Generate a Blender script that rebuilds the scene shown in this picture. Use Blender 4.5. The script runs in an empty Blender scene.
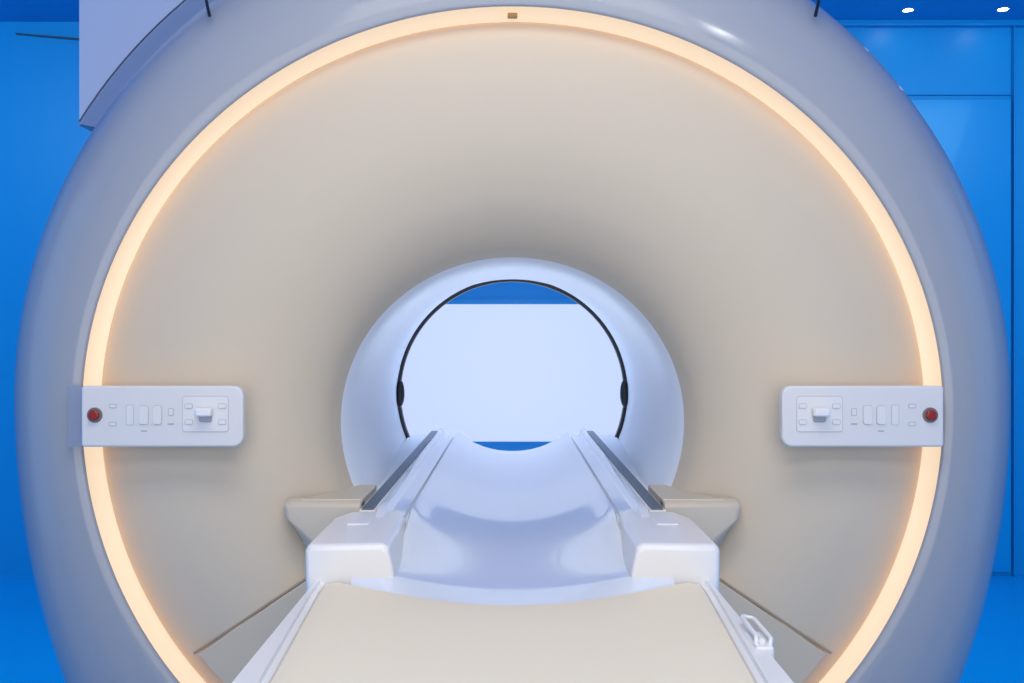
import bpy, bmesh, math
from mathutils import Vector
ZC=1.2
sc=bpy.context.scene
sc.view_settings.view_transform='Standard'
sc.view_settings.look='None'
COL=sc.collection

# ---------------------------------------------------------------- materials
def mat(name,base,rough=0.4,emis=None,es=0.0,metal=0.0,coat=0.0,noise=0.0,alpha=1.0,spec=0.5,nscale=6.0,crough=.06):
    m=bpy.data.materials.new(name); m.use_nodes=True
    nt=m.node_tree; b=nt.nodes['Principled BSDF']
    b.inputs['Base Color'].default_value=(*base,1)
    b.inputs['Roughness'].default_value=rough
    b.inputs['Metallic'].default_value=metal
    b.inputs['Coat Weight'].default_value=coat
    b.inputs['Coat Roughness'].default_value=crough
    b.inputs['Specular IOR Level'].default_value=spec
    b.inputs['Alpha'].default_value=alpha
    if emis:
        b.inputs['Emission Color'].default_value=(*emis,1)
        b.inputs['Emission Strength'].default_value=es
    if noise>0:
        tc=nt.nodes.new('ShaderNodeTexCoord'); n=nt.nodes.new('ShaderNodeTexNoise')
        n.inputs['Scale'].default_value=nscale; n.inputs['Detail'].default_value=3
        r=nt.nodes.new('ShaderNodeValToRGB')
        r.color_ramp.elements[0].color=(*[c*(1-noise) for c in base],1)
        r.color_ramp.elements[1].color=(*[min(1,c*(1+noise)) for c in base],1)
        nt.links.new(tc.outputs['Object'],n.inputs['Vector'])
        nt.links.new(n.outputs['Fac'],r.inputs['Fac'])
        nt.links.new(r.outputs['Color'],b.inputs['Base Color'])
    return m
M_SHELL=mat('shell_plastic',(.32,.34,.39),.5,coat=.55,crough=.11,spec=.35)
M_FACE=mat('warm_cover_plastic',(.62,.525,.405),.5,noise=.02,nscale=2,spec=.3)
M_LOWER=mat('lower_cover_plastic',(.60,.51,.395),.45,spec=.3)
M_LEDGE=mat('ledge_plastic',(.62,.535,.42),.5,spec=.3)
M_LINER=mat('bore_plastic',(.80,.84,.91),.4)
M_WHITE=mat('white_plastic',(.83,.81,.79),.3,coat=.3)
M_CRADLE=mat('cradle_plastic',(.74,.775,.83),.2,coat=.6)
M_PAD=mat('cream_vinyl',(.89,.77,.57),.6,noise=.02,nscale=5,spec=.3)
M_RAIL=mat('dark_rail_metal',(.12,.14,.18),.35,metal=.5)
M_BLACK=mat('black_rubber',(.008,.01,.015),.4)
M_GREY=mat('grey_print',(.42,.42,.46),.5)
M_DKGREY=mat('dark_bezel_plastic',(.17,.16,.17),.4)
M_OUTLINE=mat('panel_groove',(.50,.49,.52),.5)
M_GAP=mat('seam_dark',(.34,.28,.22),.7)
M_RED=mat('red_button_plastic',(.30,.02,.015),.3)
M_PANEL=mat('panel_plastic',(.72,.70,.69),.35)
M_PANEL2=mat('panel_key_plastic',(.76,.74,.73),.3)
M_GLOW=mat('ring_diffuser',(.35,.30,.24),.6,emis=(1,.84,.62),es=.64)
M_ADDED_GLOW=mat('added_ring_glow',(.9,.8,.6),.5,emis=(1,.48,.18),es=3.6)  # unseen emitter, added to throw the ring's warm glow onto the face
M_AMBER=mat('amber_clip',(.45,.30,.12),.5)
M_CLEAR=mat('clear_acrylic',(.36,.42,.56),.08,alpha=.5,coat=.5)
M_WALL=mat('blue_light_tinted_wall',(.0,.33,.70),.4,noise=.05,nscale=1.0)  # blue of the room lighting is put into the base colour
M_DOOR=mat('blue_light_tinted_door',(.0,.345,.72),.3,coat=.15)  # door colour carries the blue room light too
M_TRIM=mat('blue_light_tinted_trim',(.0,.29,.64),.3)  # trim tinted with the same blue light
M_CEIL=mat('blue_light_tinted_ceiling',(.0,.30,.66),.5)  # blue lighting painted into the ceiling colour
M_FLOOR=mat('blue_light_tinted_floor',(.0,.41,.82),.3,noise=.05,nscale=3)  # floor base colour includes the blue light
M_FRONT=mat('neutral_wall_paint',(.40,.38,.35),.6,noise=.03,nscale=1)
M_EMISSIVE_PANEL=mat('emissive_panel',(.35,.4,.5),.4,emis=(.78,.82,1.0),es=.64)  # pale panel colour given mostly by emission
M_LAMP=mat('lamp_lens',(1,1,1),.4,emis=(1,1,1),es=30)
M_LAMP2=mat('bright_lamp_lens',(1,1,1),.4,emis=(1,.98,.95),es=190)
M_CHROME=mat('lamp_bezel',(.2,.35,.6),.4,metal=.5)
M_COLUMN=mat('column_plastic',(.46,.54,.73),.3,coat=.3)
M_COLUMN2=mat('column_guard_acrylic',(.33,.43,.66),.08,coat=.7,alpha=.5)
M_EDGE=mat('guard_edge_strip',(.05,.07,.12),.3)

# ---------------------------------------------------------------- helpers
def finish(name,bm,m,parent=None,smooth=True,angle=40,bevel=0,seg=3,label=None):
    bmesh.ops.recalc_face_normals(bm,faces=bm.faces[:])
    me=bpy.data.meshes.new(name); bm.to_mesh(me); bm.free()
    o=bpy.data.objects.new(name,me); COL.objects.link(o)
    me.materials.append(m)
    if smooth:
        for p in me.polygons: p.use_smooth=True
        try: me.set_sharp_from_angle(angle=math.radians(angle))
        except Exception: pass
    if bevel>0:
        md=o.modifiers.new('bevel','BEVEL'); md.width=bevel; md.segments=seg; md.limit_method='ANGLE'
        md.angle_limit=math.radians(35); md.harden_normals=False
    if parent: o.parent=parent
    if label: o['label']=label
    return o
def empty(name,loc,label=None,cat=None,parent=None):
    o=bpy.data.objects.new(name,None); COL.objects.link(o); o.location=loc; o.empty_display_size=.1
    if label:o['label']=label
    if cat:o['category']=cat
    return o
def attach(o,p):
    o.parent=p
    bpy.context.view_layer.update()
    o.matrix_parent_inverse=p.matrix_world.inverted()
def loft(sections,closed=True,cap=False,cap0=True,cap1=True):
    bm=bmesh.new(); rows=[[bm.verts.new(v) for v in s] for s in sections]
    n=len(rows[0])
    for a,b in zip(rows,rows[1:]):
        for i in range(n if closed else n-1):
            j=(i+1)%n
            bm.faces.new((a[i],a[j],b[j],b[i]))
    if cap:
        if cap0: bm.faces.new(rows[0])
        if cap1: bm.faces.new(rows[-1])
    return bm
def prism(poly,y0,y1):
    return loft([[(x,y0,z) for x,z in poly],[(x,y1,z) for x,z in poly]],True,True)
def boxbm(x0,x1,y0,y1,z0,z1):
    return prism([(x0,z0),(x1,z0),(x1,z1),(x0,z1)],y0,y1)
def oval(y,cx,cz,rx,rzt,rzb,n=192):
    out=[]
    for i in range(n):
        t=2*math.pi*i/n; c,s=math.cos(t),math.sin(t)
        out.append((cx+rx*c,y,cz+(rzt if s>0 else rzb)*s))
    return out
def cr(pts,k=8):
    P=[pts[0]]+pts+[pts[-1]]; out=[]
    for i in range(1,len(P)-2):
        for j in range(k):
            t=j/k; a,b,c,d=P[i-1],P[i],P[i+1],P[i+2]
            out.append(tuple(.5*((2*b[q])+(-a[q]+c[q])*t+(2*a[q]-5*b[q]+4*c[q]-d[q])*t*t+(-a[q]+3*b[q]-3*c[q]+d[q])*t**3) for q in range(len(b))))
    out.append(pts[-1]); return out
def roundrect(x0,x1,z0,z1,rl,rr,k=6):
    pts=[]
    for cx,cz,r,a0 in ((x1-rr,z1-rr,rr,0),(x0+rl,z1-rl,rl,90),(x0+rl,z0+rl,rl,180),(x1-rr,z0+rr,rr,270)):
        for i in range(k+1):
            a=math.radians(a0+90*i/k); pts.append((cx+r*math.cos(a),cz+r*math.sin(a)))
    return pts
def tube(name,pts,r,m,parent=None,cyc=False):
    cu=bpy.data.curves.new(name,'CURVE'); cu.dimensions='3D'; cu.bevel_depth=r; cu.bevel_resolution=5
    s=cu.splines.new('POLY'); s.points.add(len(pts)-1)
    for p,v in zip(s.points,pts): p.co=(*v,1)
    s.use_cyclic_u=cyc; s.use_smooth=True; cu.use_fill_caps=True
    t=bpy.data.objects.new(name,cu); COL.objects.link(t)
    dg=bpy.context.evaluated_depsgraph_get(); me=bpy.data.meshes.new_from_object(t.evaluated_get(dg))
    bpy.data.objects.remove(t)
    o=bpy.data.objects.new(name,me); COL.objects.link(o); me.materials.clear(); me.materials.append(m)
    for p in me.polygons:p.use_smooth=True
    if parent:attach(o,parent)
    return o
def discbm(x,z,r,y0,y1,n=40):
    return prism([(x+r*math.cos(2*math.pi*i/n),z+r*math.sin(2*math.pi*i/n)) for i in range(n)],y0,y1)
def part(name,bm,m,parent,**k):
    o=finish(name,bm,m,**k); attach(o,parent); return o

# ---------------------------------------------------------------- room
YB=5.13; XS=3.4; YF=-2.6; CH=2.84
def struct(name,bm,m,label=None,**k):
    o=finish(name,bm,m,smooth=False,**k); o['kind']='structure'
    if label:o['label']=label
    return o
struct('floor',boxbm(-XS,XS,YF,YB,-.1,0),M_FLOOR,'glossy blue-lit vinyl floor')
struct('ceiling',boxbm(-XS,XS,YF,YB,CH,CH+.1),M_CEIL,'blue-lit ceiling')
struct('wall_back',boxbm(-XS-.1,XS+.1,YB,YB+.1,-.1,CH+.1),M_WALL,'blue-lit wall behind the scanner')
struct('wall_front',boxbm(-XS-.1,XS+.1,YF-.1,YF,-.1,CH+.1),M_FRONT)
struct('wall_left',boxbm(-XS-.1,-XS,YF,YB,-.1,CH+.1),M_WALL)
struct('wall_right',boxbm(XS,XS+.1,YF,YB,-.1,CH+.1),M_WALL)
struct('trim_1',prism([(-2.54,CH-.068),(-2.15,CH-.103),(-2.15,CH-.095),(-2.54,CH-.063)],YB-.02,YB),M_EDGE)
d=finish('door_1',boxbm(2.02,2.55,YB-.02,YB,.02,2.44),M_DOOR,smooth=False,bevel=.004); d['kind']='structure'; d['label']='flat blue-lit glossy door panel in the wall'
struct('trim_2',boxbm(1.995,2.575,YB-.012,YB,2.46,2.466),M_TRIM,bevel=.003)
struct('trim_3',boxbm(2.56,2.568,YB-.03,YB,.0,CH),M_TRIM,bevel=.003)
struct('trim_4',boxbm(1.2,XS,YB-.04,YB,CH-.03,CH),M_TRIM,bevel=.003)
w=empty('pale_wall_panel',(0,YB,1.0)); w['kind']='structure'; w['label']='wide pale emissive panel on the back wall'  # pale emissive panel set on the back wall
part('panel_face',boxbm(-.9,.9,YB-.03,YB,.69,1.39),M_EMISSIVE_PANEL,w,smooth=False)
part('frame',boxbm(-.93,.93,YB-.02,YB,1.39,1.42),M_TRIM,w,smooth=False)
def downlight(x,y,r=.035,m=None):
    e=empty('recessed_downlight',(x,y,CH),'small round white recessed downlight in the blue-lit ceiling','ceiling light')
    e['group']='recessed downlights in the ceiling'
    n=32
    bm=loft([[(x+rr*math.cos(2*math.pi*i/n),y+rr*math.sin(2*math.pi*i/n),z) for i in range(n)] for rr,z in ((r*1.25,CH-.0005),(r*1.22,CH-.006),(r,CH-.004),(r,CH-.0005))])
    part('bezel',bm,M_CHROME,e)
    bm=loft([[(x+rr*math.cos(2*math.pi*i/n),y+rr*math.sin(2*math.pi*i/n),CH-.003) for i in range(n)] for rr in (r,.001)],True,False)
    part('lens',bm,m or M_LAMP,e)
for x,y in ((1.955,4.94),(2.42,4.93)): downlight(x,y,.024)
downlight(1.1,-1.3,.07,M_LAMP2)

# ---------------------------------------------------------------- scanner
S=empty('mri_scanner',(0,2.8,0),'large white round scanner with glowing warm ring and open bore','medical scanner')
def lerp(a,b,t): return a+(b-a)*t
RX0,RX1=.862,1.09
def shell_sec(R,d):
    t=(R-RX0)/(RX1-RX0)
    return oval(d,0,ZC+lerp(-.141,-.113,t),R,lerp(.812,1.09,t),lerp(.854,1.47,t),256)
prof=cr([(.892,2.045),(.885,2.012),(.866,2.008),(.862,2.002),(.865,1.996),(.885,1.992),(.93,1.996),(.985,2.022),(1.035,2.080),(1.075,2.17),(1.10,2.27),(1.12,2.45),(1.125,2.8),(1.12,3.3),(1.09,3.6),(1.02,3.75),(.88,3.82)],8)
bm=loft([shell_sec(R,d) for R,d in prof]+[oval(3.83,0,ZC-.187,.46,.46,.46,256),oval(3.72,0,ZC-.187,.42,.42,.42,256)])
bmesh.ops.bisect_plane(bm,geom=bm.verts[:]+bm.edges[:]+bm.faces[:],plane_co=(0,0,0.001),plane_no=(0,0,-1),clear_outer=True)
part('outer_shell',bm,M_SHELL,S,label='glossy pale grey rounded outer housing')
def rsec(R,d): return oval(d,0,ZC-.141,R,R-.048,R-.008,256)
part('light_ring',loft([rsec(a,d) for a,d in ((.893,2.040),(.880,2.052),(.860,2.055),(.845,2.056),(.834,2.056))]),M_GLOW,S,label='warm glowing light ring')
part('added_glow_strip',loft([rsec(a,d) for a,d in ((.888,2.020),(.889,2.036))]),M_ADDED_GLOW,S,label='added unseen warm emitter in the ring groove')  # added behind the shell lip to warm the face edge
part('light_ring_clip',boxbm(-.010,.010,2.045,2.056,ZC-.141+.804,ZC-.141+.814),M_AMBER,S,bevel=.002,label='small amber clip')
fp=cr([(0,2.062),(.006,2.049),(.03,2.042),(.12,2.032),(.26,2.024),(.38,2.024),(.49,2.029),(.60,2.040),(.71,2.058),(.81,2.083),(.90,2.120),(.96,2.163),(1,2.22)],8)
secs=[]
for t,d in fp:
    secs.append(oval(d,0,ZC+lerp(-.141,-.177,t),lerp(.846,.381,t),lerp(.798,.364,t),lerp(.838,.381,t),256))
part('face_cover',loft(secs),M_FACE,S,label='smooth warm beige front cover flaring into the bore')
lp=cr([(2.22,.381,.364),(2.232,.377,.360),(2.255,.371,.354),(2.295,.365,.348),(2.37,.360,.344),(2.55,.361,.346),(2.9,.379,.368),(3.3,.400,.395),(3.58,.414,.414),(3.72,.42,.42)],8)
part('bore_liner',loft([oval(d,0,ZC-lerp(.177,.187,min(1,(d-2.22)/.5)),r,rt,r,192) for d,r,rt in lp]),M_LINER,S,label='pale blue-lit white bore tube with rounded lip')
part('bore_end_ring',loft([oval(3.60+y,0,ZC-.187,.414-r,.414-r,.414-r,192) for y,r in ((0,-.003),(0,.011),(.03,.011),(.03,-.003))]),M_BLACK,S,label='thin black ring')
for sx in (-1,1):
    x=sx*.402
    bm=bmesh.new(); bmesh.ops.create_uvsphere(bm,u_segments=24,v_segments=14,radius=1)
    for v in bm.verts: v.co=(x+v.co.x*.016,3.585+v.co.y*.02,ZC-.187+v.co.z*.05)
    part('ring_socket',bm,M_BLACK,S)
HR=ZC-.335
for sx in (-1,1):
    def sh(d,b): return [(sx*x,d,z) for x,z in ((.306,HR-.01),(b,HR-.01),(.318,HR-.10),(.306,HR-.10))]
    part('bore_shelf',loft([sh(2.26,.333),sh(2.5,.322),sh(2.9,.345),sh(3.3,.368),sh(3.7,.378)],True,True),M_LINER,S,smooth=False)
    p=part('guide_rail',boxbm(min(sx*.272,sx*.306),max(sx*.272,sx*.306),1.99,3.72,HR-.16,HR),M_WHITE,S,bevel=.003)
    part('rail_track',boxbm(min(sx*.277,sx*.300),max(sx*.277,sx*.300),1.99,3.72,HR+.0002,HR+.003),M_RAIL,p,smooth=False,label='dark metal running track')
    def L3(y,xo,zt,zb): return [(sx*x,y,ZC+z) for x,z in ((xo,zt-.006),(xo-.008,zt),(.305,zt),(.305,zb-.04),(xo-.078,zb-.04),(xo-.045,zb),(xo-.003,zt-.030))]
    bm=loft([L3(2.004,.452,-.329,-.395),L3(2.012,.460,-.323,-.402),L3(2.06,.468,-.320,-.43)],True,True)
    part('side_ledge',bm,M_LEDGE,S,bevel=.006,seg=4,angle=50,label='small beige ledge beside the table')
    bm=loft([[(sx*x,2.03,ZC+z) for x,z in ((.305,-.3195),(.43,-.3195),(.43,-.36),(.305,-.36))],[(sx*x,2.25,ZC+z) for x,z in ((.305,-.322),(.348,-.322),(.348,-.36),(.305,-.36))]],True,True)
    part('bore_sill',bm,M_LEDGE,S,bevel=.003)
arc=[]
for i in range(41):
    a=math.radians(218+ (322-218)*i/40)
    arc.append((.80*math.cos(a),ZC-.141+.80*math.sin(a)))
polyl=[(.41,ZC-.478),(-.41,ZC-.478)]+[(-.635,ZC-.632)]+arc+[(.635,ZC-.632)]
part('lower_cover',prism(polyl,2.014,2.10),M_LOWER,S,bevel=.004,angle=20,label='beige lower access cover with angled top edge')
for sx in (-1,1):
    tube('cover_seam',[(sx*.40,2.021,ZC-.468),(sx*.645,2.024,ZC-.631)],.0026,M_GAP,S)
CZ=ZC-.131
def arcpt(R,a): a=math.radians(a); return (R*math.cos(a),CZ+R*math.sin(a))
A=[p for p in (arcpt(1.32,a) for a in range(104,150,2)) if p[0]>-1.128]
B=[arcpt(1.04,a) for a in range(148,102,-2)]
part('rear_column',prism([(-1.128,CH-.01),(A[0][0],CH-.01)]+A+[(-1.128,A[-1][1]-.006)],2.605,3.3),M_COLUMN,S,smooth=False,label='pale lilac service column rising to the ceiling')
part('edge_guard',prism(A+[(-1.126,A[-1][1]-.004),(-1.085,A[-1][1]-.012),(-1.03,A[-1][1]-.04)]+[p for p in B if p[0]>-1.0],2.585,2.60),M_COLUMN2,S,smooth=False,label='curved glossy translucent edge guard')
tube('guard_edge',[(x,2.585,z) for x,z in A],.0022,M_EDGE,S)
for sx in (-1,1):
    tube('housing_clip',[(sx*.628,2.049,ZC+.703),(sx*.618,2.027,ZC+.678),(sx*.609,2.011,ZC+.655)],.0033,M_BLACK,S)

def panel(sx):
    def X(a,b): return (min(sx*a,sx*b),max(sx*a,sx*b))
    Y=1.962; k=Y/1000
    def px(x): return (512.5-x)*k
    def pz(y): return (341.5-y)*k
    x0,x1=X(px(81),px(243)); zt,zb=ZC+pz(386),ZC+pz(447)
    rl,rr=(.006,.020) if sx<0 else (.020,.006)
    body=part('control_panel',prism(roundrect(x0,x1,zb,zt,rl,rr),Y,Y+.024),M_PANEL,S,bevel=.004,label='pale plastic control panel with buttons and joystick')
    a,b=X(.56,.80)
    part('panel_mount',prism(roundrect(a,b,zb+.02,zt-.02,.004,.004),Y+.022,2.04),M_PANEL,body,bevel=.002)
    def key(name,cx,cz,w,h,m=M_PANEL2,t=.005,r=None,bev=.0015,lab=None):
        r=r if r is not None else min(w,h)*.25
        return part(name,prism(roundrect(sx*cx-w/2,sx*cx+w/2,ZC+cz-h/2,ZC+cz+h/2,r,r,4),Y-t,Y+.004),m,body,bevel=bev,label=lab)
    part('button_bezel',discbm(sx*px(95),ZC+pz(415),.0150,Y-.003,Y+.002),M_DKGREY,body,bevel=.001)
    part('emergency_button',discbm(sx*px(95),ZC+pz(415),.0105,Y-.010,Y),M_RED,body,bevel=.003,label='round red stop button')
    def outlined(name,cx,cz,w,h,r=.003,t=.0012,m=M_OUTLINE,base=.0):
        key(name+'_outline',cx,cz,w+.0024,h+.0024,m,.0007+base,r+.001,0)
        return key(name,cx,cz,w,h,M_PANEL2,t+base,r,0)
    for x,y in ((113,406),(113,424)): outlined('icon_label',px(x),pz(y),.012,.006,.001,m=M_GREY)
    outlined('button',px(130),pz(415),.013,.038)
    outlined('button',px(144),pz(415),.017,.036,.005,.003)
    outlined('button',px(157.5),pz(415),.017,.036,.005,.003)
    outlined('icon_label',px(171),pz(412),.0085,.012,.001,m=M_GREY)
    key('icon_label',px(171),pz(424),.012,.003,M_GREY,.0006,.0005,0)
    key('icon_label',px(144),pz(431),.012,.0025,M_GREY,.0006,.0005,0)
    outlined('joystick_plate',px(205.5),pz(414),.0885,.0685,.005,.0014)
    for x in (189,222.5):
        for y in (406,422):
            outlined('small_button',px(x),pz(y),.014,.008,.002,.002,m=M_OUTLINE,base=.0014)
    part('joystick_collar',prism(roundrect(sx*px(206)-.0125,sx*px(206)+.0125,ZC+pz(414)-.016,ZC+pz(414)+.012,.005,.005),Y-.006,Y),M_GREY,body,bevel=.003)
    part('joystick',prism(roundrect(sx*px(206)-.0155,sx*px(206)+.0155,ZC+pz(416),ZC+pz(409)+.003,.004,.004),Y-.024,Y-.004),M_WHITE,body,bevel=.004)
    if sx<0:
        a,b=X(px(66),px(82))
        part('clear_flap',prism(roundrect(a,b,zb,zt,.003,.003),Y+.008,Y+.014),M_CLEAR,body,label='translucent end flap')
panel(-1); panel(1)

# ---------------------------------------------------------------- patient table
T=empty('patient_table',(0,1.1,0),'white sliding patient table with curved cradle running into the bore','patient table')
def inner(d): return lerp(.255,.312,min(1,max(0,(d-.6)/1.05)))
def far(u): return 1.656-.086*(1-u*u)**1.6
secs=[]
for d in (.45,.6,.8,1.0,1.2,1.4,1.6,1.9,2.0):
    w=inner(d); O=.333
    half=[(O-.02,-.56),(O-.004,-.53),(O-.004,-.455),(O-.012,-.45),(O-.012,-.44),(O,-.435),(O,-.405),(O-.006,-.397),(w+.012,-.397),(w+.010,-.402),(w+.002,-.402),(w,-.405),(w,-.440)]
    secs.append([(x,d,ZC+z) for x,z in half]+[(-x,d,ZC+z) for x,z in reversed(half)])
part('table_frame',loft(secs,True,True),M_WHITE,T,angle=30,label='white moulded table frame with side rims')
part('end_cap',prism(roundrect(-.325,.325,ZC-.56,ZC-.40,.03,.03),.40,.452),M_WHITE,T,bevel=.02)
bm=loft([[(a*w,b,z) for a,b in ((-1,.62),(1,.62),(1,1.6),(-1,1.6))] for w,z in ((.28,0.002),(.28,.07),(.2,.12),(.2,ZC-.55))],True,True)
part('pedestal',bm,M_WHITE,T,bevel=.02)
for sx in (-1,1):
    s1=[(.345,-.43),(.346,-.375),(.346,-.346),(.340,-.338),(.218,-.336),(.207,-.342),(.199,-.375),(.193,-.43)]
    def sec(d,dz=0,sh=0): return [(sx*(x-(sh if x>.3 else -sh*.4)),d,ZC+z+(dz if z>-.38 else 0)) for x,z in s1]
    bm=loft([sec(1.664,-.007,.003),sec(1.671,-.001),sec(1.69),sec(1.92),sec(1.985,0,.02)],True,True)
    part('docking_block',bm,M_WHITE,T,bevel=.004,angle=25,label='white moulded block where the table meets the scanner')
    part('block_inset',prism(roundrect(sx*.285-.020,sx*.285+.020,ZC-.345,ZC-.335,.003,.003),1.84,1.90),M_WHITE,T,bevel=.001)
def cradle_sec(d,front=False):
    t=min(1,max(0,(d-1.68)/.56)); t=t*t*(3-2*t)
    q=max(0,min(1,(d-3.3)/.32)); q=q*q
    te=min(1,max(0,(d-1.72)/.28)); te=te*te*(3-2*te)
    pts=[(.268,-.43),(.268,-.336),(.265,-.325+.008*q),(.258,-.321+.008*q),(.247,-.322+.007*q),(.243,-.332),(.239,-.336),(.226,-.337),(.212,-.339),(.210,-.346),(.205,-.346),(.203,-.335),(.199,-.330+.004*q),(.192,-.333)]
    def flat(x):
        if front: return -.420+.006*(x/.266)**2
        return -.413+.020*(abs(x)/.2)**2.4 if abs(x)<.2 else -.393
    N=20
    top=[(x,lerp(min(z,flat(x)),z,te)) for x,z in pts]
    for k in range(1,N+1):
        x=.192*(1-k/N); z=-.396+.063*(x/.192)**2.2
        u=x/.192
        top.append((x,lerp(flat(x),z,lerp(t,te,u**3))))
    out=top+[(-x,z) for x,z in reversed(top[:-1])]+[(-.20,-.438),(.20,-.438)]
    r=[]
    for x,z in out:
        y=far(min(1,abs(x)/.31))+.004 if front else d
        r.append((x,y,ZC+z))
    return r
ds=[1.664+.02*i for i in range(31)]+[2.3,2.6,3.0,3.3,3.38,3.46,3.54,3.62]
part('cradle',loft([cradle_sec(1.6,True)]+[cradle_sec(d) for d in ds],True,True,cap0=False),M_CRADLE,T,angle=35,label='glossy white concave sliding tabletop')
L=part('side_latch',prism(roundrect(.314,.338,ZC-.43,ZC-.394,.004,.004),1.29,1.36),M_WHITE,T,bevel=.003,label='white plastic side latch')
tube('latch_handle',[(.317,1.30,ZC-.395),(.317,1.302,ZC-.388),(.319,1.31,ZC-.386),(.320,1.395,ZC-.385),(.322,1.402,ZC-.385),(.334,1.400,ZC-.387),(.337,1.394,ZC-.387),(.338,1.31,ZC-.389),(.336,1.302,ZC-.390),(.334,1.300,ZC-.396)],.0032,M_WHITE,L)
tube('latch_pin',[(.325,1.305,ZC-.391),(.325,1.335,ZC-.391)],.004,M_WHITE,L)

bm=bmesh.new(); NX=32; NY=24
topv=[];botv=[]
for j in range(NY+1):
    rt=[];rb=[]
    for i in range(NX+1):
        u=-1+2*i/NX
        d=lerp(.47,far(u),j/NY); w=inner(d)-.003
        zt=-.393-.018*(1-u*u)
        edge=.006*(1-min(1,(1-abs(u))/.03)) + .003*(1 if j in(0,NY) else 0)
        rt.append(bm.verts.new((u*w,d,ZC+zt-edge))); rb.append(bm.verts.new((u*w,d,ZC-.4385)))
    topv.append(rt);botv.append(rb)
for j in range(NY):
    for i in range(NX):
        bm.faces.new((topv[j][i],topv[j][i+1],topv[j+1][i+1],topv[j+1][i]))
        bm.faces.new((botv[j][i],botv[j+1][i],botv[j+1][i+1],botv[j][i+1]))
for i in range(NX):
    for j in (0,NY): bm.faces.new((topv[j][i],topv[j][i+1],botv[j][i+1],botv[j][i]))
for j in range(NY):
    for i in (0,NX): bm.faces.new((topv[j][i],topv[j+1][i],botv[j+1][i],botv[j][i]))
pad=finish('table_pad',bm,M_PAD,angle=50); pad['label']='flat cream vinyl mattress pad lying on the patient table'; pad['category']='mattress'

# ---------------------------------------------------------------- lights
def area(name,loc,target,sx,sy,power,col):
    l=bpy.data.lights.new(name,'AREA'); l.shape='RECTANGLE'; l.size=sx; l.size_y=sy; l.energy=power; l.color=col
    o=bpy.data.objects.new(name,l); COL.objects.link(o); o.location=loc
    o.rotation_euler=(Vector(target)-Vector(loc)).to_track_quat('-Z','Y').to_euler()
    return o
area('key_light',(0,-.6,2.52),(0,2.0,1.0),1.5,.6,14,(1,.93,.85))
area('fill_light',(0,-2.4,1.25),(0,2,1.1),3.4,2.2,77,(1,.91,.80))
area('table_fill',(0,.8,2.78),(0,.9,.8),1.4,.7,22,(1,.94,.85))  # unseen fill added overhead to brighten pad and table top
for sx in (-1,1):
    area('blue_wash',(sx*2.6,3.2,2.75),(sx*2.6,5.1,1.0),1.2,1.0,26,(.3,.78,1))
    area('blue_side',(sx*3.3,1.8,1.3),(sx*.9,2.8,1.1),2.4,2.4,18,(.08,.42,1))
area('bore_back_fill',(0,4.5,2.2),(0,3.2,.9),1.2,.5,17,(.72,.83,1))  # fill added out of view behind the bore to brighten its walls
area('bore_low_fill',(0,4.4,.5),(0,3.2,1.1),1.2,.4,16,(.68,.80,1))  # second unseen fill added low behind the bore
wd=bpy.data.worlds.new('world'); sc.world=wd; wd.use_nodes=True
wd.node_tree.nodes['Background'].inputs[0].default_value=(.05,.12,.3,1); wd.node_tree.nodes['Background'].inputs[1].default_value=.3

cam=bpy.data.cameras.new('camera'); cam.sensor_width=36; cam.lens=35.16; cam.clip_start=.02
co=bpy.data.objects.new('camera',cam); COL.objects.link(co); co.location=(-.001,0,ZC); co.rotation_euler=(math.pi/2,0,0)
sc.camera=co
